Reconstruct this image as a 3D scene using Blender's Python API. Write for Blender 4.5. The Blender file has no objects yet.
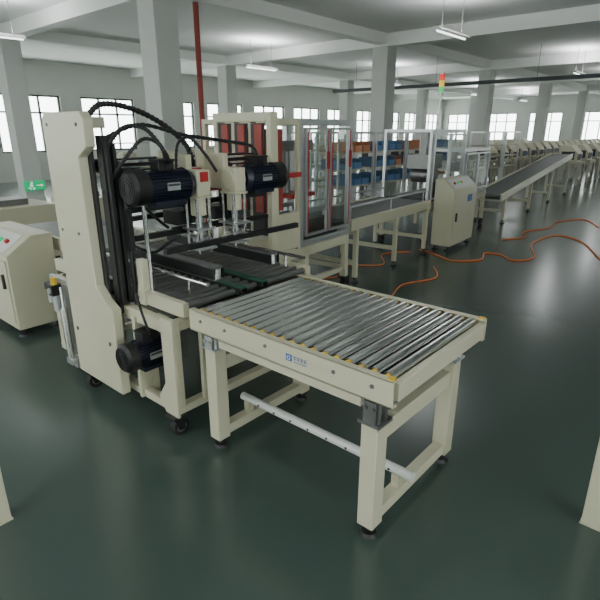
import bpy, bmesh, math, random
from mathutils import Vector, Matrix
random.seed(7)
scene = bpy.context.scene
COL = scene.collection
WL = {}
DZ = 0.14
ZMODE = ['none']
def zf(z):
    m=ZMODE[0]
    if m=='none': return z
    if m=='shift': return z+DZ
    if z<=0.2: return z
    if z>=0.5: return z+DZ
    return z+DZ*(z-0.2)/0.3

# ---------------------------------------------------------------- materials
def mat(name, color, rough=0.5, metal=0.0, var=0.08, scale=12.0, emit=0.0, rvar=0.08, detail=4.0):
    m = bpy.data.materials.new(name); m.use_nodes = True
    nt = m.node_tree; bs = nt.nodes["Principled BSDF"]
    tc = nt.nodes.new("ShaderNodeTexCoord")
    no = nt.nodes.new("ShaderNodeTexNoise"); no.inputs["Scale"].default_value = scale
    no.inputs["Detail"].default_value = detail
    nt.links.new(tc.outputs["Object"], no.inputs["Vector"])
    rp = nt.nodes.new("ShaderNodeValToRGB")
    rp.color_ramp.elements[0].position = 0.1; rp.color_ramp.elements[1].position = 0.9
    rp.color_ramp.elements[0].color = [c*(1-var) for c in color]+[1]
    rp.color_ramp.elements[1].color = [min(1, c*(1+var)) for c in color]+[1]
    nt.links.new(no.outputs["Fac"], rp.inputs["Fac"])
    nt.links.new(rp.outputs["Color"], bs.inputs["Base Color"])
    mr = nt.nodes.new("ShaderNodeMapRange")
    mr.inputs["To Min"].default_value = max(0.02, rough-rvar); mr.inputs["To Max"].default_value = min(1, rough+rvar)
    nt.links.new(no.outputs["Fac"], mr.inputs["Value"]); nt.links.new(mr.outputs["Result"], bs.inputs["Roughness"])
    bs.inputs["Metallic"].default_value = metal
    if emit > 0:
        nt.links.new(rp.outputs["Color"], bs.inputs["Emission Color"]); bs.inputs["Emission Strength"].default_value = emit
    return m

M = dict(
 cream=mat("cream_paint", (0.58,0.55,0.41), 0.36, 0, 0.05, 3),
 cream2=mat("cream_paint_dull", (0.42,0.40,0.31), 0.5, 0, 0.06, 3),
 chrome=mat("chrome_steel", (0.80,0.80,0.80), 0.14, 1.0, 0.06, 9, rvar=0.04),
 steel=mat("grey_steel", (0.24,0.24,0.24), 0.4, 0.8, 0.15, 20),
 alu=mat("aluminium_profile", (0.55,0.57,0.58), 0.35, 0.75, 0.06, 20),
 navy=mat("navy_motor_paint", (0.010,0.013,0.028), 0.35, 0.1, 0.15, 20),
 black=mat("black_plastic", (0.010,0.010,0.011), 0.45, 0, 0.15, 20),
 rubber=mat("black_rubber", (0.015,0.015,0.015), 0.7, 0, 0.15, 30),
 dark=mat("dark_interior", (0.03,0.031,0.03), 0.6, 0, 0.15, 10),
 belt=mat("grey_belt", (0.06,0.07,0.068), 0.5, 0, 0.12, 30),
 green=mat("green_belt", (0.02,0.10,0.06), 0.5, 0, 0.12, 30),
 red=mat("red_paint", (0.42,0.02,0.022), 0.4, 0, 0.1, 12),
 salmon=mat("red_panel_paint", (0.33,0.05,0.038), 0.55, 0, 0.14, 18),
 yellow=mat("yellow_plastic", (0.75,0.48,0.03), 0.45, 0, 0.08, 12),
 orange=mat("orange_hose", (0.85,0.20,0.04), 0.45, 0, 0.05, 12),
 blue=mat("blue_plastic", (0.02,0.11,0.40), 0.4, 0, 0.1, 12),
 binblue=mat("muted_blue_plastic", (0.07,0.16,0.30), 0.5, 0, 0.12, 12),
 orbin=mat("muted_orange_plastic", (0.42,0.17,0.08), 0.5, 0, 0.1, 12),
 white=mat("white_label", (0.70,0.70,0.68), 0.5, 0, 0.03, 12),
 signgreen=mat("sign_green", (0.0,0.42,0.16), 0.4, 0, 0.04, 12, emit=0.7),
 signwhite=mat("sign_white", (0.8,0.85,0.8), 0.4, 0, 0.02, 12, emit=0.7),
 wall=mat("painted_wall", (0.60,0.61,0.58), 0.85, 0, 0.03, 0.8),
 ceil=mat("painted_ceiling", (0.82,0.83,0.81), 0.9, 0, 0.02, 0.6),
 column=mat("painted_column", (0.56,0.57,0.55), 0.8, 0, 0.03, 1.5),
 frame=mat("dark_window_frame", (0.07,0.085,0.085), 0.5, 0.3, 0.1, 10),
 glow=mat("fill_tube_glow", (0.95,0.98,1.0), 0.5, 0, 0.01, 3, emit=3.0),
 lred=mat("lamp_red", (0.8,0.03,0.02), 0.3, 0, 0.05, 12, emit=0.8),
 lyel=mat("lamp_yellow", (0.9,0.55,0.03), 0.3, 0, 0.05, 12, emit=0.8),
 lgrn=mat("lamp_green", (0.05,0.6,0.15), 0.3, 0, 0.05, 12, emit=0.8),
 floor=mat("green_epoxy_floor", (0.060,0.088,0.077), 0.20, 0, 0.12, 0.35, rvar=0.04, detail=1.0),
)
def glassmat():
    m = bpy.data.materials.new("clear_guard_pane"); m.use_nodes=True
    nt=m.node_tree; nt.nodes.clear()
    out=nt.nodes.new("ShaderNodeOutputMaterial"); mx=nt.nodes.new("ShaderNodeMixShader")
    tr=nt.nodes.new("ShaderNodeBsdfTransparent"); tr.inputs[0].default_value=(0.92,0.94,0.93,1)
    gl=nt.nodes.new("ShaderNodeBsdfGlossy"); gl.inputs["Roughness"].default_value=0.05
    mx.inputs[0].default_value=0.06
    nt.links.new(tr.outputs[0],mx.inputs[1]); nt.links.new(gl.outputs[0],mx.inputs[2])
    nt.links.new(mx.outputs[0],out.inputs[0]); return m
M['glass']=glassmat()

# ---------------------------------------------------------------- mesh builder
class B:
    def __init__(s): s.bm=bmesh.new()
    def _mi(s, geom, mi):
        fs=set()
        for v in geom:
            for f in v.link_faces: fs.add(f)
        for f in fs: f.material_index=mi
    def box(s,x0,x1,y0,y1,z0,z1,mi=0,rot=None):
        c=Vector(((x0+x1)/2,(y0+y1)/2,(z0+z1)/2))
        mt=Matrix.Translation(c)
        if rot is not None: mt=mt@rot
        mt=mt@Matrix.Diagonal((abs(x1-x0),abs(y1-y0),abs(z1-z0),1))
        r=bmesh.ops.create_cube(s.bm,size=1,matrix=mt); s._mi(r['verts'],mi); return s
    def cyl(s,p1,p2,r,r2=None,seg=18,mi=0):
        p1=Vector(p1);p2=Vector(p2);d=p2-p1
        q=d.to_track_quat('Z','Y').to_matrix().to_4x4()
        mt=Matrix.Translation((p1+p2)/2)@q
        g=bmesh.ops.create_cone(s.bm,cap_ends=True,segments=seg,radius1=r,radius2=r if r2 is None else r2,depth=d.length,matrix=mt)
        s._mi(g['verts'],mi); return s
    def ring(s,p1,p2,ro,ri,seg=20,mi=0):
        p1=Vector(p1);p2=Vector(p2);q=(p2-p1).to_track_quat('Z','Y').to_matrix()
        rows=[]
        for p,r in ((p1,ro),(p2,ro),(p2,ri),(p1,ri)):
            rows.append([s.bm.verts.new(p+q@Vector((r*math.cos(2*math.pi*i/seg),r*math.sin(2*math.pi*i/seg),0))) for i in range(seg)])
        for a in range(4):
            A=rows[a];Bq=rows[(a+1)%4]
            for i in range(seg):
                j=(i+1)%seg
                f=s.bm.faces.new((A[i],A[j],Bq[j],Bq[i])); f.material_index=mi
        return s
    def prism(s,prof,axis,a0,a1,mi=0):
        def P(u,v,a):
            return Vector((a,u,v)) if axis=='x' else (Vector((u,a,v)) if axis=='y' else Vector((u,v,a)))
        A=[s.bm.verts.new(P(u,v,a0)) for u,v in prof]; Bv=[s.bm.verts.new(P(u,v,a1)) for u,v in prof]
        n=len(prof)
        fs=[s.bm.faces.new(A),s.bm.faces.new(Bv[::-1])]
        for i in range(n):
            j=(i+1)%n; fs.append(s.bm.faces.new((A[i],Bv[i],Bv[j],A[j])))
        for f in fs: f.material_index=mi
        bmesh.ops.recalc_face_normals(s.bm,faces=fs); return s
    def tube(s,pts,r,seg=8,sub=8,rib=0.0,mi=0):
        pts=[Vector(p) for p in pts]; P=[]
        n=len(pts)
        for i in range(n-1):
            p0=pts[max(i-1,0)];p1=pts[i];p2=pts[i+1];p3=pts[min(i+2,n-1)]
            for k in range(sub):
                t=k/sub
                P.append(0.5*((2*p1)+(-p0+p2)*t+(2*p0-5*p1+4*p2-p3)*t*t+(-p0+3*p1-3*p2+p3)*t**3))
        P.append(pts[-1])
        prev=None; up=Vector((0,0,1)); N=None
        for i,p in enumerate(P):
            T=(P[min(i+1,len(P)-1)]-P[max(i-1,0)]).normalized()
            if N is None:
                N=T.cross(up)
                if N.length<1e-3: N=T.cross(Vector((1,0,0)))
                N.normalize()
            N=(N-T*N.dot(T)).normalized(); Bn=T.cross(N)
            rr=r*(1+rib*(1 if i%2 else -1))
            row=[s.bm.verts.new(p+(N*math.cos(2*math.pi*k/seg)+Bn*math.sin(2*math.pi*k/seg))*rr) for k in range(seg)]
            if prev:
                for k in range(seg):
                    j=(k+1)%seg; f=s.bm.faces.new((prev[k],prev[j],row[j],row[k])); f.material_index=mi
            else: s.bm.faces.new(row[::-1])
            prev=row
        s.bm.faces.new(prev); return s
    def zmap(s,fn):
        for v in s.bm.verts: v.co.z+=fn(v.co.x,v.co.y)
        return s
    def done(s,name,parent=None,mats=('cream',),label=None,bevel=0.0,category=None,group=None,kind=None):
        if isinstance(mats,str): mats=(mats,)
        bmesh.ops.recalc_face_normals(s.bm,faces=s.bm.faces[:])
        for v in s.bm.verts: v.co.z=zf(v.co.z)
        xs=[v.co for v in s.bm.verts]
        c=Vector([(min(v[i] for v in xs)+max(v[i] for v in xs))/2 for i in range(3)])
        if parent is None: c.z=min(v.z for v in xs)
        for v in s.bm.verts: v.co-=c
        me=bpy.data.meshes.new(name); s.bm.to_mesh(me); s.bm.free()
        for m in mats: me.materials.append(M[m])
        for p in me.polygons: p.use_smooth=True
        me.set_sharp_from_angle(angle=math.radians(35))
        o=bpy.data.objects.new(name,me); COL.objects.link(o)
        if parent is not None:
            o.parent=parent; o.location=c-WL[parent]
        else: o.location=c
        WL[o]=c.copy()
        if bevel>0:
            b=o.modifiers.new("bevel",'BEVEL'); b.width=bevel; b.segments=2; b.limit_method='ANGLE'
        if label: o["label"]=label
        if category: o["category"]=category
        if group: o["group"]=group
        if kind: o["kind"]=kind
        return o

def thing(name,base,label,category,group=None):
    e=bpy.data.objects.new(name,None); e.empty_display_size=0.1; COL.objects.link(e)
    e.location=base; WL[e]=Vector(base); e["label"]=label; e["category"]=category
    if group: e["group"]=group
    return e
def copy_tree(o,delta,parent=None):
    n=o.copy(); COL.objects.link(n)
    if parent is None: n.location=o.location+Vector(delta)
    else: n.parent=parent
    WL[n]=WL[o]+Vector(delta)
    for ch in list(o.children): copy_tree(ch,delta,n)
    return n
def copy_part(o,delta):
    n=o.copy(); COL.objects.link(n); n.location=o.location+Vector(delta); WL[n]=WL[o]+Vector(delta)
    for ch in list(o.children): copy_tree(ch,delta,n)
    return n
def struct(o): o["kind"]="structure"; return o
KS=1.085; ANG=math.radians(3.5); PV=Vector((4.4,3.1,0))
def place(o,rot=True):
    l=o.location.copy()
    if rot:
        l=PV+Matrix.Rotation(ANG,3,'Z')@(l-PV); o.rotation_euler=(0,0,ANG)
    o.location=l*KS; o.scale=(KS,KS,KS)

# ---------------------------------------------------------------- room shell
RX0,RX1,RY0,RY1,RH=-6.0,41.0,-6.0,20.0,4.15
struct(B().box(RX0-0.2,RX1+0.2,RY0-0.2,RY1+0.2,-0.1,0).done("floor",None,'floor',label="dark green glossy epoxy factory floor"))
struct(B().box(RX0-0.2,RX1+0.2,RY0-0.2,RY1+0.2,RH,RH+0.1).done("ceiling",None,'ceil',label="white painted concrete factory ceiling"))
SILL,HEAD=1.0,3.0
def wall(name,axis,at0,at1,a0,a1,wins):
    b=B()
    def bx(u0,u1,z0,z1):
        if axis=='x': b.box(u0,u1,at0,at1,z0,z1)
        else: b.box(at0,at1,u0,u1,z0,z1)
    if not wins: bx(a0,a1,0,RH)
    else:
        bx(a0,a1,0,SILL); bx(a0,a1,HEAD,RH)
        cur=a0
        for (w0,w1) in wins:
            bx(cur,w0,SILL,HEAD); cur=w1
        bx(cur,a1,SILL,HEAD)
    struct(b.done(name,None,'wall',label="off-white painted factory wall"))
wn=[0]
def windows(axis,at,wins):
    for (w0,w1) in wins:
        b=B(); wn[0]+=1
        def bx(u0,u1,z0,z1,t=0.04):
            if axis=='x': b.box(u0,u1,at-t,at+t,z0,z1)
            else: b.box(at-t,at+t,u0,u1,z0,z1)
        f=0.06
        bx(w0,w1,SILL,SILL+f); bx(w0,w1,HEAD-f,HEAD); bx(w0,w0+f,SILL,HEAD); bx(w1-f,w1,SILL,HEAD)
        n=3
        for i in range(1,n):
            c=w0+(w1-w0)*i/n; bx(c-0.03,c+0.03,SILL,HEAD)
        bx(w0,w1,2.36,2.42)
        struct(b.done("window_%d"%wn[0],None,'frame',label="dark framed factory window with daylight outside"))
wb=[(x,x+2.3) for x in [-5.4+3.1*i for i in range(15)]]
we=[(y,y+2.3) for y in [-5.2+3.2*i for i in range(8)]]
wf=[(x,x+2.3) for x in (-5.0,-1.9,1.2)]
wall("wall_back",'x',RY1,RY1+0.2,RX0,RX1,wb); windows('x',RY1+0.1,wb)
wall("wall_right",'y',RX1,RX1+0.2,RY0,RY1,we); windows('y',RX1+0.1,we)
wall("wall_front",'x',RY0-0.2,RY0,RX0,RX1,wf); windows('x',RY0-0.1,wf)
wall("wall_left",'y',RX0-0.2,RX0,RY0,RY1,we[1:6]); windows('y',RX0-0.1,we[1:6])
tn=0
BZ=3.85
for X in (5.5,12.5,19.5,26.5,33.5):
    tn+=1; struct(B().box(X-0.15,X+0.15,RY0,RY1,BZ,RH).done("trim_%d"%tn,None,'ceil',label="white concrete ceiling beam"))
for Y in (7.9,14.2):
    xs=[RX0,5.35,12.35,19.35,26.35,33.35,RX1]
    for i in range(6):
        a=xs[i]+(0 if i==0 else 0.3); tn+=1
        struct(B().box(a,xs[i+1],Y-0.15,Y+0.15,BZ+0.05,RH).done("trim_%d"%tn,None,'ceil',label="white concrete ceiling beam"))
for X in (5.5,12.5,19.5,26.5,33.5):
    for Y in (7.9,14.2):
        o=B().box(X-0.23,X+0.23,Y-0.23,Y+0.23,0,BZ).box(X-0.25,X+0.25,Y-0.25,Y+0.25,0,0.12).done("column",None,'column',bevel=0.01,
            label="square grey-white painted concrete building column",category="column",group="building columns")
        o["kind"]="structure"
fp=thing("fire_pipe",(6.3,7.9,0),"red vertical fire water pipe beside a column","pipe")
B().cyl((6.3,7.9,0),(6.3,7.9,RH),0.05).done("pipe",fp,'salmon'); B().cyl((6.3,7.9,1.1),(6.3,7.9,1.2),0.07).done("coupling",fp,'salmon'); B().cyl((6.3,7.9,0),(6.3,7.9,0.03),0.1).done("floor_flange",fp,'salmon')

es=thing("exit_sign",(5.5,13.955,0.3),"green illuminated emergency exit sign low on a column","sign")
B().box(5.24,5.76,13.92,13.968,0.30,0.54).done("sign_panel",es,'signgreen')
b=B(); y=13.915
b.box(5.40,5.45,y-0.004,y+0.004,0.47,0.52)
b.box(5.38,5.45,y-0.004,y+0.004,0.39,0.455,rot=Matrix.Rotation(0.3,4,'Y'))
b.box(5.33,5.41,y-0.004,y+0.004,0.34,0.37,rot=Matrix.Rotation(0.6,4,'Y'))
b.box(5.43,5.50,y-0.004,y+0.004,0.33,0.36,rot=Matrix.Rotation(-0.7,4,'Y'))
b.box(5.54,5.66,y-0.004,y+0.004,0.41,0.435)
b.prism([(5.66,0.38),(5.66,0.465),(5.71,0.4225)],'y',y-0.004,y+0.004)
b.done("exit_pictogram",es,'signwhite')

lamps=[(1.5,-3),(-2,2),(-1,6.5),(9.5,4.6),(4,11),(11,11),(18.5,4.6),(18,11),(25,4.6),(26,11),(33,4.6),(33,11),(12,-2.5),(22,-2.5)]  # positions of hanging lamps added as fill light for the hall
proto=None
for (x,y) in lamps:
    if proto is None:
        L=thing("fill_tube_lamp",(x,y,3.4),"added fill light shaped as a white hanging fluorescent tube","lamp","added fill lights")
        B().prism([(y-0.11,3.44),(y-0.03,3.5),(y+0.03,3.5),(y+0.11,3.44)],'x',x-0.6,x+0.6).done("fill_lamp_housing",L,'white')
        B().cyl((x-0.58,y,3.425),(x+0.58,y,3.425),0.014).done("tube",L,'glow')
        for sx in (-0.4,0.4): B().cyl((x+sx,y,3.5),(x+sx,y,RH),0.006,seg=6).done("suspension_wire",L,'steel')
        proto=L; p0=(x,y)
    else:
        L=copy_tree(proto,(x-p0[0],y-p0[1],0))
    for up in (0,1):  # added area lights: one down for fill, one up to brighten the ceiling
        ld=bpy.data.lights.new("fill_light",'AREA'); ld.shape='RECTANGLE'; ld.size=1.2; ld.size_y=0.25; ld.energy=(18,36)[up]; ld.color=(0.97,0.99,1.0)
        lo=bpy.data.objects.new("fill_light",ld); COL.objects.link(lo); lo.location=(x,y,3.38 if not up else 3.52)
        if up: lo.rotation_euler=(math.pi,0,0)

t=thing("cable_tray",(16,7,3.2),"dark overhead cable tray hanging from the ceiling","cable tray")
x=16.5;z=3.15
B().box(x-0.1,x-0.085,1.5,12.6,z,z+0.09).box(x+0.085,x+0.1,1.5,12.6,z,z+0.09).box(x-0.1,x+0.1,1.5,12.6,z-0.01,z+0.005).done("tray",t,'frame')
pr=None
for i in range(4):
    yy=2+i*3.2
    if pr is None: pr=B().cyl((x,yy,z+0.005),(x,yy,RH),0.008,seg=6).done("hanger_rod",t,'steel')
    else: copy_part(pr,(0,i*3.2,0))

# ---------------------------------------------------------------- reusable parts
def foot(parent,x,y,h=0.06):
    return B().cyl((x,y,0),(x,y,0.018),0.045,0.036).cyl((x,y,0.018),(x,y,h),0.011,seg=10).cyl((x,y,h-0.018),(x,y,h-0.006),0.022,seg=6).done("levelling_foot",parent,'black',label="black levelling foot")
def caster(parent,x,y,ztop=0.14,dirx=0.02):
    c=B().box(x-0.05,x+0.05,y-0.05,y+0.05,ztop-0.01,ztop).cyl((x,y,ztop-0.025),(x,y,ztop-0.01),0.036)
    for s_ in (-1,1):
        ya,yb=sorted((y+s_*0.028,y+s_*0.036))
        c.prism([(x-0.035,ztop-0.02),(x+0.04,ztop-0.02),(x+dirx+0.02,0.04),(x+dirx-0.02,0.04)],'y',ya,yb)
    c.cyl((x+dirx,y-0.042,0.055),(x+dirx,y+0.042,0.055),0.010,seg=8)
    c=c.done("caster",parent,'black',label="black swivel caster")
    B().cyl((x+dirx,y-0.024,0.055),(x+dirx,y+0.024,0.055),0.055,seg=24).ring((x+dirx,y-0.026,0.055),(x+dirx,y+0.026,0.055),0.034,0.024,mi=1).done("wheel",c,('rubber','steel'))
    return c
def motor(parent,x0,x1,y,z,r,fan_left=True,box_up=True,name="drive_motor"):
    L=x1-x0
    fl=1 if fan_left else -1
    xf=x0 if fan_left else x1
    xs=x1 if fan_left else x0
    b=B(); a=xf+fl*L*0.24; e=xs-fl*L*0.12
    b.cyl((a,y,z),(e,y,z),r*0.86,seg=32)
    for i in range(32):
        t=2*math.pi*i/32
        if box_up and abs(t-math.pi/2)<0.45: continue
        cy=y+math.cos(t)*r*0.92; cz=z+math.sin(t)*r*0.92
        b.box(min(a,e),max(a,e),cy-r*0.08,cy+r*0.08,cz-0.003,cz+0.003,rot=Matrix.Rotation(t,4,'X'))
    b.cyl((e,y,z),(xs-fl*0.01,y,z),r*0.98,r*0.8,seg=32)
    b.cyl((xs-fl*0.012,y,z),(xs,y,z),r*0.5)
    b.box(min(a,e)+0.03,max(a,e)-0.03,y-r*0.7,y+r*0.7,z-r*1.12,z-r*0.8)
    mo=b.done(name,parent,'navy',label="dark navy finned electric motor")
    b=B(); b.cyl((xf+fl*0.02,y,z),(a,y,z),r*1.0,r*1.0,seg=32).cyl((xf,y,z),(xf+fl*0.02,y,z),r*0.82 if fl>0 else r,r if fl>0 else r*0.82,seg=32)
    b.ring((xf-fl*0.004,y,z),(xf,y,z),r*0.75,r*0.68).ring((xf-fl*0.004,y,z),(xf,y,z),r*0.55,r*0.48).ring((xf-fl*0.004,y,z),(xf,y,z),r*0.35,r*0.28)
    b.done("fan_cover",mo,'black')
    m=(a+e)/2
    b=B(); b.box(m-0.055,m+0.055,y-0.045,y+0.045,z+r*0.8,z+r*0.95+0.045).box(m-0.06,m+0.06,y-0.05,y+0.05,z+r*0.95+0.045,z+r*0.95+0.058)
    b.cyl((m,y-0.045,z+r),(m,y-0.07,z+r),0.012); b.done("terminal_box",mo,'black',bevel=0.003)
    b=B()
    b.box(m-0.045,m+0.045,y-r*1.03-0.002,y-r*1.03+0.002,z-0.02,z+0.025)
    b.box(m-0.04,m+0.04,y-r*1.03-0.004,y-r*1.03,z+0.006,z+0.018,mi=1)
    b.done("rating_plate",mo,('alu','frame'))
    return mo

# ---------------------------------------------------------------- roller table
ZMODE[0]='map'
TX0,TX1,TY0,TY1,TZ=1.58,2.53,0.88,2.20,0.70
T=thing("roller_table",((TX0+TX1)/2,(TY0+TY1)/2,0),"cream gravity roller conveyor table with chrome rollers","roller table")
for x0,x1,s in ((TX0,TX0+0.035,1),(TX1-0.035,TX1,-1)):
    b=B().box(x0,x1,TY0,TY1,0.578,0.586)
    xo=x0 if s>0 else x1-0.006
    b.box(xo,xo+0.006,TY0,TY1,0.578,TZ+0.002).box(x0,x1,TY0,TY1,TZ-0.006,TZ+0.002)
    b.done("side_rail",T,'cream',bevel=0.002)
for y0,y1 in ((TY0-0.006,TY0+0.028),(TY1-0.03,TY1)):
    B().box(TX0+0.036,TX1-0.036,y0,y1,0.60,0.682).done("end_rail",T,'cream',bevel=0.003)
ny=19
pr=None
for i in range(ny):
    yy=TY0+0.062+i*(TY1-TY0-0.124)/(ny-1)
    if pr is None:
        b=B().cyl((TX0+0.055,yy,0.68),(TX1-0.055,yy,0.68),0.026,seg=28)
        for xa,xb in ((TX0+0.036,TX0+0.055),(TX1-0.055,TX1-0.036)): b.cyl((xa,yy,0.68),(xb,yy,0.68),0.018,mi=1)
        b.cyl((TX0+0.004,yy,0.68),(TX1-0.004,yy,0.68),0.006,seg=8,mi=2)
        pr=b.done("roller",T,('chrome','yellow','steel')); py=yy
    else: copy_part(pr,(0,yy-py,0))
B().box(TX0+0.04,TX1-0.04,TY0+0.03,TY1-0.032,0.612,0.617).done("under_shade_sheet",T,'dark',label="added dark sheet standing in for shade between rollers")  # added dark sheet, its colour stands in for shade in the roller gaps
for xx in (TX0+0.02,TX1-0.02):
    yy=TY0+0.02; B().box(xx-0.014,xx+0.014,yy-0.014,yy+0.014,TZ+0.002,TZ+0.008).done("corner_cap",T,'yellow',label="small yellow corner cap")
pb=None
for yy in (0.98,1.18,1.60,1.9,2.1):
    if pb is None: pb=B().cyl((TX0-0.006,yy,0.65),(TX0,yy,0.65),0.010,seg=6).done("bolt",T,'steel'); p0y=yy
    else: copy_part(pb,(0,yy-p0y,0))
LX=(TX0+0.045,2.36); LY=(0.985,2.04)
H=0.042
for lx in LX:
    for ly in LY:
        near=(ly==LY[0] and lx==LX[0])
        zt=0.475 if near else 0.50
        B().box(lx-H,lx+H,ly-H,ly+H,0.06,zt).done("leg",T,'cream',bevel=0.004)
        foot(T,lx,ly,0.06)
        br=B().box(lx-0.055,lx+0.055,ly-0.055,ly+0.055,zt,zt+0.01).box(lx-0.050,lx-0.042,ly-0.03,ly+0.03,zt+0.01,0.577).box(lx+0.042,lx+0.050,ly-0.03,ly+0.03,zt+0.01,0.577)
        for dy in (-0.018,0.018):
            br.cyl((lx-0.062,ly+dy,0.55),(lx-0.050,ly+dy,0.55),0.010,seg=6)
        for dx in (-0.025,0.025): br.cyl((lx+dx,ly-0.035,zt),(lx+dx,ly-0.035,0.577),0.010,seg=10)
        br.done("mounting_bracket",T,'steel' if near else 'alu',label="steel bolted clamp bracket")
for ly in LY:
    B().box(LX[0]+H,LX[1]-H,ly-0.03,ly+0.03,0.07,0.13).done("cross_bar",T,'cream',bevel=0.003)
    B().box(LX[0]+H,LX[1]-H,ly-0.025,ly+0.025,0.40,0.46).done("cross_bar",T,'cream',bevel=0.003)
for lx in LX:
    B().box(lx-0.025,lx+0.025,LY[0]+0.06,LY[1]-0.06,0.52,0.577).done("under_rail",T,'cream',bevel=0.003)
ZMODE[0]='none'
b=B().cyl((1.86,0.90,0.215),(1.86,2.09,0.215),0.024,seg=20)
for i in range(8): b.cyl((1.86-0.026,1.02+i*0.13,0.215),(1.86-0.02,1.02+i*0.13,0.215),0.007,seg=10,mi=1)
b.done("tie_pipe",T,('white','black'),label="light grey round tie pipe with drilled holes")
for ly in LY: B().box(1.84,1.88,ly-0.02,ly+0.02,0.13,0.195).done("pipe_cradle",T,'cream')
ZMODE[0]='map'
xl=TX0-0.0015
b=B().box(xl-0.001,xl+0.001,1.425,1.46,0.622,0.655,mi=0)
b.ring((xl-0.0018,1.4425,0.6385),(xl-0.0005,1.4425,0.6385),0.011,0.007,mi=1)
for k in range(4):
    y0=1.335+k*0.021
    b.box(xl-0.001,xl,y0,y0+0.014,0.649,0.652).box(xl-0.001,xl,y0,y0+0.014,0.640,0.643).box(xl-0.001,xl,y0+0.006,y0+0.008,0.633,0.655)
b.box(xl-0.001,xl,1.335,1.412,0.623,0.626)
b.done("logo_sticker",T,('blue','white'),label="small blue emblem sticker with blue characters")

# ---------------------------------------------------------------- corner sealing machine
S=thing("carton_sealing_machine",(2.15,3.0,0),"cream carton sealing machine with navy motors on casters","packaging machine")
b=B()
for x in (1.55,2.82):
    b.box(x-0.03,x+0.03,2.30,3.85,0.52,0.60).box(x-0.03,x+0.03,2.30,3.85,0.14,0.19)
    for y in (2.33,2.95,3.81): b.box(x-0.03,x+0.03,y-0.03,y+0.03,0.19,0.52)
for y in (2.33,3.81): b.box(1.58,2.79,y-0.03,y+0.03,0.14,0.19).box(1.58,2.79,y-0.03,y+0.03,0.54,0.60)
b.done("base_frame",S,'cream',bevel=0.004)
B().prism([(2.27,0.14),(2.40,0.14),(2.46,0.22),(2.38,0.30),(2.38,0.63),(2.27,0.63)],'x',1.50,1.518).done("corner_plate",S,'cream',bevel=0.003)
B().box(1.70,1.80,2.262,2.295,0.19,0.62).done("front_plate",S,'cream',bevel=0.004)
B().box(1.58,2.79,2.37,3.77,0.605,0.612).done("bed_shade_sheet",S,'dark',label="added dark sheet standing in for shade under bed rollers")  # dark sheet added so the bed's underside reads as shaded
for x,y in ((1.52,2.33),(2.82,2.32),(1.48,3.30),(2.82,3.78)): caster(S,x,y)
for x in (1.62,2.72): B().box(x-0.02,x+0.02,2.28,3.92,0.615,0.705).done("bed_rail",S,'cream',bevel=0.003)
pr=None
for i in range(20):
    yy=2.32+i*0.0815
    if pr is None: pr=B().cyl((1.645,yy,0.67),(2.70,yy,0.67),0.022,seg=16).done("bed_roller",S,'steel'); py=yy
    else: copy_part(pr,(0,yy-py,0))
for x in (2.05,2.24): B().box(x-0.025,x+0.025,2.26,3.9,0.694,0.706).box(x-0.03,x-0.025,2.26,3.9,0.66,0.70,mi=1).box(x+0.025,x+0.03,2.26,3.9,0.66,0.70,mi=1).done("bed_belt",S,('green','black'))
b=B().prism([(2.76,0.155),(3.34,0.155),(3.34,1.71),(3.30,1.75),(2.86,1.75),(2.82,1.71),(2.82,1.56),(2.93,1.50),(2.93,0.72),(2.84,0.64),(2.76,0.60)],'x',1.42,1.48)
b.done("side_panel",S,'cream',label="tall cream C-shaped side plate",bevel=0.006)
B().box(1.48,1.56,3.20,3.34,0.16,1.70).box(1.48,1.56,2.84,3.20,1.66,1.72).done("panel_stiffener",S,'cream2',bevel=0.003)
B().box(1.482,1.50,2.90,3.19,0.64,1.64).done("inner_cover",S,'dark',label="dark inner cover plate")
B().box(1.59,1.64,2.66,2.72,0.14,0.90).box(1.50,1.59,2.66,2.69,0.14,0.56).done("guide_post",S,'cream',bevel=0.004)
b=B().box(1.50,1.57,2.80,2.86,0.55,1.62).box(1.51,1.53,2.77,2.80,0.62,1.58).box(1.55,1.57,2.77,2.80,0.62,1.58)
b.cyl((1.59,2.76,0.6),(1.59,2.76,1.25),0.014).box(1.57,1.66,2.78,2.98,1.20,1.44).box(1.57,1.60,2.72,2.80,0.95,1.20)
b.done("lift_guide",S,'black',label="black vertical linear guide and carriage")
B().cyl((1.68,2.72,0.62),(1.68,2.72,1.24),0.012).done("lift_screw",S,'chrome')
B().cyl((1.64,2.64,0.62),(1.64,2.64,1.20),0.009).done("lift_screw",S,'chrome')
for (yy,zz) in ((2.90,1.68),(3.27,1.68),(2.84,0.4),(3.27,0.4),(3.05,1.04),(3.27,1.04)):
    B().cyl((1.412,yy,zz),(1.42,yy,zz),0.010,seg=6).done("bolt",S,'steel')
b=B().box(2.86,2.94,2.78,2.83,0.13,1.78).box(2.86,2.94,3.40,3.45,0.13,1.78).box(2.86,2.94,2.83,3.40,1.71,1.78).box(2.86,2.94,2.83,3.40,0.60,0.80).box(2.87,2.93,3.01,3.04,0.80,1.71).box(2.87,2.93,3.20,3.23,0.80,1.71)
b.done("side_panel",S,'cream',label="tall cream open frame side panel",bevel=0.004)
for y0 in (2.86,3.05,3.245): B().box(2.845,2.858,y0+0.01,y0+0.085,1.02,1.69).box(2.858,2.866,y0-0.012,y0+0.135,0.86,1.70,mi=1).done("red_strip_board",S,('salmon','black'),label="narrow upright red strip on black backing")
B().box(1.57,2.86,2.98,3.08,1.40,1.48).box(1.57,2.86,2.965,2.98,1.41,1.43,mi=1).box(1.57,2.86,2.965,2.98,1.45,1.47,mi=1).done("cross_beam",S,('black','chrome'),bevel=0.003,label="black cross beam with chrome guide rails")
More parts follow.
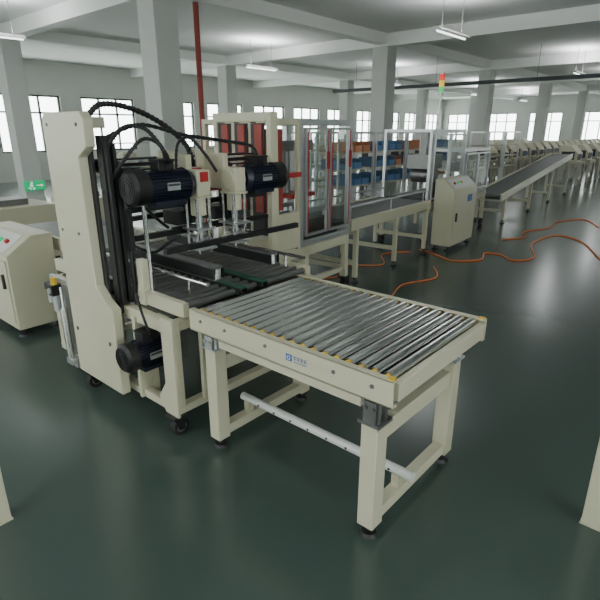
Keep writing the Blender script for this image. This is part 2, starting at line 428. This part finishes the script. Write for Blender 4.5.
for y,z in ((2.82,0.985),(2.50,0.95),(3.15,1.05),(2.84,1.16)):
    B().box(1.66,2.84,y-0.016,y+0.016,z,z+0.035).done("black_cross_bar",S,'black',label="black horizontal cross bar")
B().box(2.14,2.28,2.90,2.93,1.24,1.40).done("red_block",S,'red',label="red block between the motors")
B().box(2.16,2.80,3.12,3.135,1.20,1.28).done("red_guard",S,'salmon',label="red horizontal guard strip behind the heads")
def head(xm0,xm1,gx0,gx1,fan_left,bx,r):
    motor(S,xm0,xm1,2.66,1.33,r,fan_left)
    cx=(gx0+gx1)/2
    g=B().box(gx0,gx1,2.59,2.73,1.25,1.41).cyl((cx,2.66,1.12),(cx,2.66,1.25),0.05,seg=24).cyl((gx0-0.01,2.66,1.33),(gx1+0.01,2.66,1.33),0.065,seg=24).box(gx0-0.01,gx1+0.01,2.58,2.74,1.235,1.25)
    g.done("gearbox",S,'cream',bevel=0.006,label="cream cast gearbox")
    B().box(gx0+0.03,gx1-0.03,2.73,2.96,1.26,1.50).box(gx0-0.03,gx1+0.03,2.94,2.965,1.34,1.52).done("hanger_bracket",S,'cream',bevel=0.004)
    B().box(gx0-0.04,gx1+0.04,2.77,2.93,1.05,1.14).cyl((cx,2.78,1.06),(cx,2.78,1.25),0.028).cyl((gx0-0.06,2.80,1.02),(gx1+0.06,2.80,1.02),0.02).done("carriage_block",S,'black',label="black carriage block with air cylinder")
    for dx,dy in ((-0.05,-0.05),(0.05,-0.05),(0.05,0.06),(-0.05,0.06)):
        B().cyl((cx+dx,2.66+dy,0.88),(cx+dx,2.66+dy,1.24),0.010,seg=12).done("guide_rod",S,'chrome')
    b=B()
    b.cyl((cx,2.66,0.90),(cx,2.66,1.12),0.022)
    b.box(cx-0.075,cx+0.075,2.58,2.75,1.03,1.045).box(cx-0.075,cx+0.075,2.58,2.75,0.90,0.915)
    b.cyl((cx,2.66,0.95),(cx,2.66,0.98),0.05)
    b.done("pressing_mechanism",S,'alu',label="steel shaft and plates")
    b=B().box(bx-0.035,bx+0.035,2.34,3.50,0.84,0.852).box(bx-0.035,bx+0.035,2.34,3.50,0.765,0.777)
    b.box(bx-0.04,bx-0.036,2.33,3.54,0.777,0.84,mi=1).box(bx+0.036,bx+0.04,2.33,3.54,0.777,0.84,mi=1)
    for y in (2.36,2.62,2.95,3.28,3.5): b.cyl((bx,y,0.777),(bx,y,0.84),0.034,mi=2)
    b.done("side_belt",S,('steel','black','chrome'),label="black side drive belt on rollers")
head(1.55,1.99,1.995,2.10,True,1.92,0.104)
head(2.42,2.82,2.31,2.41,False,2.42,0.096)
B().box(2.02,2.08,2.582,2.589,1.34,1.40).done("warning_label",S,'red')
ZMODE[0]='shift'
motor(S,1.36,1.68,2.60,0.34,0.092,True,name="drive_motor")
B().box(1.69,1.79,2.52,2.68,0.25,0.44).box(1.69,1.79,2.54,2.66,0.44,0.46).done("gearbox",S,'steel',bevel=0.006)
ZMODE[0]='map'
for x,z in ((1.74,0.80),(2.60,0.80)):
    B().cyl((x,2.22,z),(x,4.0,z),0.012).cyl((x,2.4,0.705),(x,2.4,z),0.008,seg=8).cyl((x,3.7,0.705),(x,3.7,z),0.008,seg=8).done("guide_bar",S,'chrome')
B().box(1.56,2.86,3.50,3.54,0.98,1.02).box(1.56,1.60,3.34,3.50,0.98,1.02).box(2.82,2.86,3.45,3.50,0.98,1.02).done("rear_bar",S,'alu')
def cable(pts,r=0.013,rib=0.15,parent=S,m='black',name="cable_conduit"):
    return B().tube(pts,r,8,14,rib).done(name,parent,m)
cable([(1.50,2.84,1.45),(1.56,2.78,1.60),(1.64,2.74,1.67),(1.74,2.70,1.65),(1.80,2.62,1.52),(1.80,2.60,1.46)])
cable([(1.50,2.95,1.70),(1.60,2.95,1.79),(1.76,2.92,1.78),(1.95,2.88,1.70),(2.10,2.82,1.56),(2.12,2.78,1.42)],0.017)
cable([(1.50,2.84,1.30),(1.60,2.72,1.50),(1.70,2.68,1.60),(1.80,2.66,1.56),(1.84,2.68,1.46)],0.011)
cable([(1.57,2.90,1.60),(1.80,2.86,1.68),(2.10,2.84,1.62),(2.40,2.80,1.58),(2.58,2.70,1.54),(2.60,2.66,1.44)],0.012)
cable([(1.95,2.74,1.38),(2.02,2.80,1.56),(2.12,2.80,1.60),(2.22,2.78,1.50),(2.30,2.76,1.38)],0.010)
cable([(1.50,2.50,0.50),(1.46,2.44,0.54),(1.44,2.46,0.66),(1.50,2.60,0.72),(1.57,2.70,0.66)],0.008,0.0)
cable([(1.52,2.86,1.55),(1.58,2.80,1.45),(1.66,2.78,1.30),(1.72,2.76,1.20),(1.80,2.78,1.12),(1.90,2.80,1.04)],0.010)
cable([(1.52,2.86,1.05),(1.60,2.74,0.98),(1.72,2.72,0.92),(1.84,2.74,0.95),(1.92,2.7,1.0)],0.009)
cable([(2.05,2.86,1.10),(2.15,2.84,1.00),(2.24,2.82,1.02),(2.34,2.86,1.12)],0.009)
ZMODE[0]='shift'
r=B().box(1.40,1.47,3.56,3.62,0.52,0.60).cyl((1.435,3.59,0.60),(1.435,3.59,0.65),0.022,mi=1).cyl((1.435,3.59,0.40),(1.435,3.59,0.52),0.024,mi=2)
r.cyl((1.435,3.67,0.45),(1.435,3.67,0.55),0.022,mi=2).box(1.41,1.46,3.62,3.70,0.55,0.60).cyl((1.39,3.59,0.56),(1.40,3.59,0.56),0.02,mi=2)
r.done("air_regulator",S,('black','yellow','alu'),label="air filter regulator with yellow knob")
ZMODE[0]='map'
B().box(1.47,1.50,3.34,3.74,0.60,0.64).box(1.47,1.50,3.52,3.56,0.19,0.60).done("regulator_bracket",S,'alu')
B().cyl((1.40,3.41,0.22),(1.40,3.41,0.48),0.022).cyl((1.40,3.41,0.48),(1.40,3.41,0.62),0.008,seg=10).done("air_cylinder",S,'chrome')
B().box(1.38,1.42,3.36,3.44,0.19,0.22).box(1.42,1.55,3.37,3.42,0.15,0.22).done("cylinder_bracket",S,'alu')

# ---------------------------------------------------------------- outfeed roller conveyor behind machine
R=thing("roller_conveyor",(2.35,4.75,0),"cream roller conveyor section with steel rollers","conveyor")
for x in (1.99,2.75): B().box(x-0.02,x+0.02,4.0,5.75,0.58,0.70).done("side_rail",R,'cream',bevel=0.003)
pr=None
for i in range(19):
    yy=4.06+i*0.09
    if pr is None: pr=B().cyl((2.01,yy,0.67),(2.73,yy,0.67),0.024,seg=14).done("roller",R,'chrome'); py=yy
    else: copy_part(pr,(0,yy-py,0))
for y in (4.1,5.6):
    for x_ in (2.0,2.74): 
        B().box(x_-0.025,x_+0.025,y-0.025,y+0.025,0.05,0.58).done("leg",R,'cream'); foot(R,x_,y,0.05)
    for z in (0.15,0.50): B().box(2.025,2.715,y-0.02,y+0.02,z,z+0.04).done("cross_bar",R,'cream')
ZMODE[0]='none'

# ---------------------------------------------------------------- control cabinets
def cabinet(name,x0,x1,y0,y1,h,face,label):
    K=thing(name,((x0+x1)/2,(y0+y1)/2,0),label,"control cabinet")
    if face=='x':
        prof=[(x0,0.07),(x1,0.07),(x1,h),(x0+(x1-x0)*0.55,h),(x0,h-0.14)]
        B().prism(prof,'y',y0,y1).done("body",K,'cream',bevel=0.006)
        d=B().box(x0-0.012,x0-0.001,y0+0.03,y1-0.03,0.12,h-0.18).done("door",K,'cream',bevel=0.003)
        B().box(x0-0.03,x0-0.012,y0+0.08,y0+0.11,0.42,0.54).done("handle",d,'black')
    else:
        prof=[(y0,0.07),(y1,0.07),(y1,h),(y0+(y1-y0)*0.55,h),(y0,h-0.14)]
        B().prism(prof,'x',x0,x1).done("body",K,'cream',bevel=0.006)
        d=B().box(x0+0.03,x1-0.03,y0-0.012,y0-0.001,0.12,h-0.18).done("door",K,'cream',bevel=0.003)
        B().box(x0+0.08,x0+0.11,y0-0.03,y0-0.012,0.42,0.54).done("handle",d,'black')
    for x in (x0+0.05,x1-0.05):
        for y in (y0+0.05,y1-0.05): foot(K,x,y,0.07)
    return K
kx0,kx1,ky0,ky1,kh=1.38,1.76,4.28,5.15,0.84
K1=cabinet("control_cabinet",kx0,kx1,ky0,ky1,kh,'x',"cream steel control cabinet with sloped button panel")
sw=(kx1-kx0)*0.55; sl=math.atan2(0.14,sw); rot=Matrix.Rotation(-sl,4,'Y'); sx=kx0+sw/2; sz=kh-0.07
nx,nz=-math.sin(sl),math.cos(sl)
B().box(sx-0.10,sx+0.10,ky0+0.1,ky1-0.1,sz-0.004,sz+0.006,rot=rot).done("button_panel",K1,'white',label="grey button panel")
for dy,mm in ((0.2,'red'),(0.33,'signgreen'),(0.46,'yellow'),(0.6,'black')):
    B().cyl((sx,ky0+dy,sz),(sx+nx*0.03,ky0+dy,sz+nz*0.03),0.02).done("push_button",K1,mm)
B().box(kx0-0.018,kx0-0.012,ky0+0.12,ky0+0.26,0.50,0.60).prism([(ky0+0.145,0.51),(ky0+0.235,0.51),(ky0+0.19,0.59)],'x',kx0-0.021,kx0-0.017,mi=1).done("warning_label",K1,('white','yellow'))
place(K1,False)

def profile_frame(b,x0,x1,y0,y1,z0,z1,t=0.04):
    for x in (x0,x1):
        for y in (y0,y1): b.box(x-t/2,x+t/2,y-t/2,y+t/2,z0,z1)
    for z in (z0+t/2,z1-t/2):
        for y in (y0,y1): b.box(x0+t/2,x1-t/2,y-t/2,y+t/2,z-t/2,z+t/2)
        for x in (x0,x1): b.box(x-t/2,x+t/2,y0+t/2,y1-t/2,z-t/2,z+t/2)
    return b

# ---------------------------------------------------------------- carton erecting machine
E=thing("carton_erecting_machine",(3.75,3.5,0),"cream packaging machine with aluminium framed clear guard box and red fittings","packaging machine")
b=B()
for x in (3.12,3.60,4.32):
    for y in (3.12,3.92): b.box(x-0.03,x+0.03,y-0.03,y+0.03,0.13,0.60)
for y in (3.12,3.92): b.box(3.15,4.29,y-0.03,y+0.03,0.50,0.60).box(3.15,4.29,y-0.02,y+0.02,0.20,0.25)
for x in (3.12,4.32): b.box(x-0.02,x+0.02,3.15,3.89,0.50,0.60).box(x-0.02,x+0.02,3.15,3.89,0.20,0.25)
b.done("base_frame",E,'cream',bevel=0.004)
for x,y in ((3.12,3.12),(4.32,3.12),(3.12,3.92),(4.32,3.92)): caster(E,x,y,0.13)
profile_frame(B(),3.50,4.32,3.10,3.92,0.60,1.74,0.05).done("guard_frame",E,'alu',bevel=0.003)
for (x0,x1) in ((3.545,3.89),(3.93,4.275)):
    b=profile_frame(B(),x0,x1,3.062,3.074,0.70,1.67,0.02)
    b.box(x0+0.012,x0+0.020,3.046,3.052,0.72,1.65,mi=1).box(x1-0.020,x1-0.012,3.046,3.052,0.72,1.65,mi=1)
    d=b.done("guard_door",E,('alu','red'),label="aluminium guard door with thin red edging")
    B().box(x0+0.01,x1-0.01,3.066,3.070,0.71,1.66).done("pane",d,'glass')
    B().box(x1-0.045,x1-0.02,3.026,3.045,1.3,1.46).done("door_handle",d,'red')
B().box(4.346,4.350,3.13,3.89,0.67,1.70).done("side_pane",E,'glass',label="clear side guard pane")
B().box(3.60,4.28,3.2,3.85,0.60,0.66).done("machine_bed",E,'dark')
B().box(3.62,3.70,3.5,3.6,0.66,1.60).box(3.62,4.25,3.5,3.6,1.45,1.55).box(4.0,4.12,3.45,3.65,1.05,1.45).cyl((3.85,3.55,1.0),(3.85,3.55,1.45),0.04).done("folding_mechanism",E,'steel')
for y in (3.32,3.77): B().box(3.66,4.24,y-0.02,y+0.02,0.85,0.90).box(3.66,3.70,y-0.02,y+0.02,0.66,0.85).box(4.2,4.24,y-0.02,y+0.02,0.66,0.85).done("guide_rail",E,'alu')
B().box(3.72,4.18,3.25,3.80,0.66,0.80).done("carton_cradle",E,'dark')
B().box(3.75,4.15,3.4,3.7,1.0,1.04).done("suction_plate",E,'red')
b=B().box(3.08,3.12,3.06,3.10,0.6,1.74).box(3.42,3.46,3.06,3.10,0.6,1.74).box(3.08,3.12,3.86,3.90,0.6,1.74).box(3.42,3.46,3.86,3.90,0.6,1.74)
b.box(3.12,3.42,3.06,3.10,1.69,1.74).box(3.12,3.42,3.86,3.90,1.69,1.74).box(3.08,3.12,3.10,3.86,1.70,1.74).box(3.42,3.46,3.10,3.86,1.70,1.74).box(3.12,3.42,3.06,3.09,0.62,0.95)
b.done("magazine_tower",E,'cream',bevel=0.004)
for y0 in (3.22,3.50): B().box(3.15,3.40,y0,y0+0.04,0.95,1.66).done("red_board",E,'salmon')
B().box(3.12,3.42,3.02,3.06,1.26,1.30).done("red_bar",E,'red',label="red guard bar")

# ---------------------------------------------------------------- belt conveyor
def conveyor(name,x0,x1,y0,y1,zs,label,legs,slope=0.0,rails=True,beltm='belt'):
    V=thing(name,((x0+x1)/2,(y0+y1)/2,0),label,"conveyor")
    f=lambda x,y:(x-x0)*slope
    for y in (y0,y1):
        B().box(x0,x1,y-0.02,y+0.02,zs-0.12,zs).zmap(f).done("side_rail",V,'cream',bevel=0.003)
    b=B().box(x0+0.03,x1-0.03,y0+0.025,y1-0.025,zs-0.03,zs-0.012)
    for x in (x0+0.05,x1-0.05): b.cyl((x,y0+0.03,zs-0.05),(x,y1-0.03,zs-0.05),0.035)
    b.box(x0+0.05,x1-0.05,y0+0.025,y1-0.025,zs-0.10,zs-0.09)
    b.zmap(f).done("belt",V,beltm)
    for x in legs:
        zt=zs-0.12+(x-x0)*slope
        for y in (y0,y1):
            B().box(x-0.025,x+0.025,y-0.025,y+0.025,0.06,zt).done("leg",V,'cream',bevel=0.003); foot(V,x,y,0.06)
        for za,zb in ((0.2,0.25),(zt-0.06,zt)): B().box(x-0.02,x+0.02,y0+0.025,y1-0.025,za,zb).done("cross_bar",V,'cream')
    if rails:
        for y in (y0+0.06,y1-0.06):
            b=B().cyl((x0,y,zs+0.12),(x1,y,zs+0.12),0.012,seg=10)
            n=max(2,int((x1-x0)/0.8))
            for i in range(n+1):
                xx=x0+0.1+i*(x1-x0-0.2)/n; b.cyl((xx,y,zs-0.02),(xx,y,zs+0.12),0.008,seg=8)
            b.zmap(f).done("guide_rail",V,'alu')
    return V
V1=conveyor("belt_conveyor",4.42,6.5,3.12,3.90,0.73,"cream belt conveyor with grey belt and side guides",(4.55,5.5,6.4))
V2=conveyor("inclined_belt_conveyor",9.25,15.2,2.95,3.45,0.55,"long inclined cream belt conveyor with dark belt",(9.5,11.3,13.1,15.0),slope=0.085,rails=False)

# ---------------------------------------------------------------- second guard machine
G=thing("guarded_taping_machine",(7.85,3.5,0),"cream taping machine inside aluminium framed clear guards with signal light","packaging machine")
b=B()
for x in (6.62,7.85,9.08):
    for y in (3.22,3.92): b.box(x-0.03,x+0.03,y-0.03,y+0.03,0.13,0.62)
for y in (3.22,3.92): b.box(6.65,9.05,y-0.03,y+0.03,0.52,0.62)
for x in (6.62,7.85,9.08): b.box(x-0.02,x+0.02,3.25,3.89,0.52,0.62)
b.done("base_frame",G,'cream',bevel=0.004)
for x in (6.62,9.08):
    for y in (3.22,3.92): caster(G,x,y,0.13)
b=profile_frame(B(),6.62,7.85,3.22,3.92,0.62,1.66); profile_frame(b,7.90,9.08,3.22,3.92,0.62,1.36)
b.done("guard_frame",G,'alu')
for x0,x1,z1 in ((6.66,7.21,1.6),(7.25,7.81,1.6),(7.94,8.47,1.30),(8.51,9.04,1.30)):
    d=profile_frame(B(),x0,x1,3.183,3.193,0.70,z1,0.025).done("guard_door",G,'alu')
    B().box(x0+0.01,x1-0.01,3.186,3.190,0.71,z1-0.01).done("pane",d,'glass')
B().box(6.70,9.0,3.3,3.84,0.62,0.72).done("machine_bed",G,'belt')
B().box(7.0,7.5,3.4,3.75,1.1,1.3).box(7.1,7.2,3.5,3.6,1.3,1.62).cyl((7.25,3.4,1.0),(7.25,3.75,1.0),0.12).done("taping_head",G,'steel')
B().box(8.1,8.8,3.45,3.7,1.0,1.15).box(8.3,8.4,3.5,3.6,1.15,1.32).done("taping_head",G,'steel')
B().box(6.9,7.6,3.36,3.38,0.72,0.9).done("side_belt",G,'black'); B().box(8.0,8.9,3.36,3.38,0.72,0.88).done("side_belt",G,'black')
st=B().cyl((6.85,3.24,1.66),(6.85,3.24,2.39),0.012).cyl((6.85,3.24,1.66),(6.85,3.24,1.68),0.035).cyl((6.85,3.24,2.10),(6.85,3.24,2.13),0.035).cyl((6.85,3.24,2.365),(6.85,3.24,2.39),0.033).done("signal_light",G,'alu',label="three colour signal light on a pole")
for z,mm in ((2.287,'lred'),(2.209,'lyel'),(2.131,'lgrn')): B().cyl((6.85,3.24,z),(6.85,3.24,z+0.077),0.034).done("lamp_lens",st,mm)
cx0,cx1,cy0,cy1,ch=6.66,7.55,2.84,3.13,1.0
K2=cabinet("control_cabinet",cx0,cx1,cy0,cy1,ch,'y',"cream steel control cabinet with sloped label panel on feet")
sw=(cy1-cy0)*0.55; sl=math.atan2(0.14,sw); rot=Matrix.Rotation(sl,4,'X')
yc=cy0+sw/2; zc=ch-0.07
B().box(cx0+0.06,cx1-0.06,yc-0.08,yc+0.08,zc-0.003,zc+0.006,rot=rot).done("button_panel",K2,'white',label="white panel")
for xx,mm in ((cx0+.15,'red'),(cx0+.28,'signgreen'),(cx0+.41,'yellow')):
    B().cyl((xx,yc,zc),(xx,yc-math.sin(sl)*0.03,zc+math.cos(sl)*0.03),0.018).done("push_button",K2,mm)
B().box(cx0+0.5,cx0+0.68,cy0-0.016,cy0-0.012,0.66,0.76).done("blue_label",K2,'blue')
for o in (E,V1,V2,G,K2): place(o)

# ---------------------------------------------------------------- racks with bins
def rack_at(x):
    K=thing("storage_rack",(x+0.65,6.5,0),"light metal shelf rack holding plastic bins","rack","parts racks")
    b=B()
    for xx in (x+0.02,x+1.28):
        for yy in (6.22,6.78): b.box(xx-0.02,xx+0.02,yy-0.02,yy+0.02,0,1.75)
    b.box(x+0.04,x+1.26,6.21,6.23,1.71,1.75).box(x+0.04,x+1.26,6.77,6.79,1.71,1.75)
    b.done("upright_frame",K,'alu')
    for z in (0.64,0.98,1.32):
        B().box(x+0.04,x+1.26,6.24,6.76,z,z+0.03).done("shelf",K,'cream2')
    return K
k0=rack_at(8.3)
for i in range(1,4): copy_tree(k0,(i*1.36,0,0))
for dx in (-0.6,0.76,2.12): copy_tree(k0,(dx,1.35,0))
for dx in (5.8,7.2,8.6): copy_tree(k0,(dx,-0.2,0))
def bin_mesh(x,m):
    b=B(); y0,y1=6.27,6.70; w=0.26
    b.box(x,x+w,y0,y1,0,0.01).box(x,x+0.01,y0,y1,0.01,0.2).box(x+w-0.01,x+w,y0,y1,0.01,0.2).box(x+0.01,x+w-0.01,y1-0.01,y1,0.01,0.2).box(x+0.01,x+w-0.01,y0,y0+0.01,0.01,0.13)
    b.box(x-0.006,x,y0,y1,0.18,0.2).box(x+w,x+w+0.006,y0,y1,0.18,0.2)
    return b.done("plastic_bin",None,m,category="bin",group="bins on the racks",label=("blue" if m=='binblue' else "orange")+" open-front plastic bin on a rack shelf")
bb=bin_mesh(8.98,'binblue'); bo=bin_mesh(8.98,'orbin')
first={'b':True,'o':True}
for r_ in range(4):
    for zi,z in enumerate((0.671,1.011,1.351)):
        for k in range(4):
            kk='o' if (zi==2 and r_%2==0) or (zi==0 and r_==3) or (k==3 and zi==1) else 'b'
            if (r_*5+zi*3+k*7)%6==0: continue
            src=bo if kk=='o' else bb
            loc=Vector((8.38+0.13+r_*1.36+k*0.295,6.485,z))
            if first[kk]: src.location=loc; first[kk]=False
            else:
                n=src.copy(); COL.objects.link(n); n.location=loc

# ---------------------------------------------------------------- cream workstations
x=17.6;y=6.6
U=thing("assembly_station",(x+0.4,y+0.35,0),"cream enclosed assembly station standing in a row","machine","row of assembly stations")
b=B()
for xx in (x+0.03,x+0.75):
    for yy in (y+0.03,y+0.67): b.box(xx-0.03,xx+0.03,yy-0.03,yy+0.03,0,0.7)
b.box(x,x+0.78,y,y+0.7,0.7,0.78).box(x+0.06,x+0.72,y+0.64,y+0.67,0.1,0.7)
b.done("stand",U,'cream2')
B().prism([(y+0.12,0.78),(y+0.7,0.78),(y+0.7,1.3),(y+0.35,1.3),(y+0.12,1.05)],'x',x+0.05,x+0.73).done("hood",U,'cream')
B().box(x+0.12,x+0.52,y+0.105,y+0.119,0.82,1.02).done("opening",U,'dark')
B().box(x+0.56,x+0.66,y+0.10,y+0.119,0.86,1.0).done("control_panel",U,'blue')
B().box(x-0.004,x+0.048,y+0.2,y+0.6,0.84,1.1).done("side_cover",U,'dark')
for i in range(1,17): copy_tree(U,(i*1.05,0,0))
for i in range(0,10): copy_tree(U,(-2.0+i*1.8,3.4,0))
for i in range(0,6): copy_tree(U,(1.6+i*1.5,-2.3,0))
x=8.0;y=9.6
W=thing("workbench",(x+1.0,y+0.4,0),"cream workbench with overhead shelf","workbench","rows of workbenches")
B().box(x,x+1.9,y,y+0.8,0.74,0.8).done("table_top",W,'cream')
b=B()
for xx in (x+0.04,x+1.86):
    for yy in (y+0.04,y+0.76): b.box(xx-0.03,xx+0.03,yy-0.03,yy+0.03,0,0.74)
    b.box(xx-0.02,xx+0.02,y+0.74,y+0.78,0.8,1.6)
b.done("frame",W,'alu'); B().box(x,x+1.9,y+0.45,y+0.8,1.35,1.38).done("upper_shelf",W,'cream2')
B().box(x+0.2,x+0.7,y+0.2,y+0.6,0.8,1.05).box(x+0.25,x+0.65,y+0.25,y+0.55,1.05,1.1).done("tool_box",W,'cream2')
for i in range(1,3): copy_tree(W,(i*2.3,0,0))
for i in range(0,9): copy_tree(W,(i*2.6+1,6.0,0))
x=2.3;y=7.2
Q=thing("machine_cabinet",(x+0.4,y+0.4,0),"low cream machine cabinet with plain door","machine","cream machine cabinets")
B().box(x,x+0.8,y,y+0.8,0.08,0.82).done("body",Q,'cream',bevel=0.01)
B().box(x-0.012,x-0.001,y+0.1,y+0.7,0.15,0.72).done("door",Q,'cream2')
B().box(x+0.05,x+0.75,y+0.05,y+0.75,0,0.08).done("plinth",Q,'black')
B().box(x+0.1,x+0.5,y+0.2,y+0.6,0.82,0.90).done("top_tray",Q,'steel')
for dx,dy in ((1.1,0.1),(-0.3,1.6)): copy_tree(Q,(dx,dy,0))

# ---------------------------------------------------------------- hoses
k=1.085
def hp(l,z=0.010): return [(a*k,b_*k,z) for a,b_ in l]
B().tube(hp([(6.5,3.35),(6.35,3.0),(6.2,2.7),(6.5,2.45),(6.9,2.55),(6.95,2.35),(6.75,2.1),(7.1,1.95),(8.0,2.25),(8.9,2.15),(8.6,1.7),(7.6,1.25),(7.2,0.9),(7.4,0.2)]),0.010,8,10).done("air_hose",None,'orange',label="orange air hose curling over the floor",category="hose")
B().tube(hp([(3.1,2.75),(3.4,2.55),(3.8,2.72),(4.2,2.5),(4.8,2.65),(5.3,2.5),(5.75,2.75)]),0.008,8,10).done("air_hose",None,'orange',label="thin orange air hose lying along the machine feet",category="hose")
B().tube(hp([(3.4,3.6),(3.5,3.2),(3.9,3.35),(4.15,3.65),(4.6,3.4),(5.0,3.7),(5.4,3.3),(5.9,3.6),(6.3,3.4)]),0.008,8,10).done("air_hose",None,'orange',label="thin orange air hose tangled under the conveyor",category="hose")
B().tube(hp([(8.0,2.7),(8.4,2.5),(8.9,2.65),(9.5,2.45),(10.3,2.5),(10.9,2.2),(10.2,1.8)]),0.010,8,10).done("air_hose",None,'orange',label="orange air hose looping beside the inclined conveyor",category="hose")

# ---------------------------------------------------------------- nearby posts
p=thing("support_post",(2.385,0.21,0),"cream square steel post","post")
B().box(2.345,2.425,0.17,0.25,0.004,0.95).done("tube",p,'cream',bevel=0.004); B().box(2.34,2.43,0.165,0.255,0,0.004).done("base_plate",p,'cream')
p=thing("support_post",(0.52,2.38,0),"short cream square steel post","post")
B().box(0.48,0.56,2.34,2.42,0.004,1.0).done("tube",p,'cream',bevel=0.004); B().box(0.475,0.565,2.335,2.425,0,0.004).done("base_plate",p,'cream')

# ---------------------------------------------------------------- world, camera
w=bpy.data.worlds.new("World"); scene.world=w; w.use_nodes=True
bg=w.node_tree.nodes["Background"]; bg.inputs[0].default_value=(0.92,1.0,0.96,1); bg.inputs[1].default_value=8.5

cam=bpy.data.cameras.new("camera"); co=bpy.data.objects.new("camera",cam); COL.objects.link(co); scene.camera=co
cam.sensor_fit='HORIZONTAL'; cam.sensor_width=36; cam.lens=36*500/600; cam.clip_end=200
co.location=(0,0,1.65+DZ)
pitch=math.radians(18.78)
fwd=Vector((0.7547*math.cos(pitch),0.6561*math.cos(pitch),-math.sin(pitch)))
co.rotation_euler=fwd.to_track_quat('-Z','Y').to_euler()
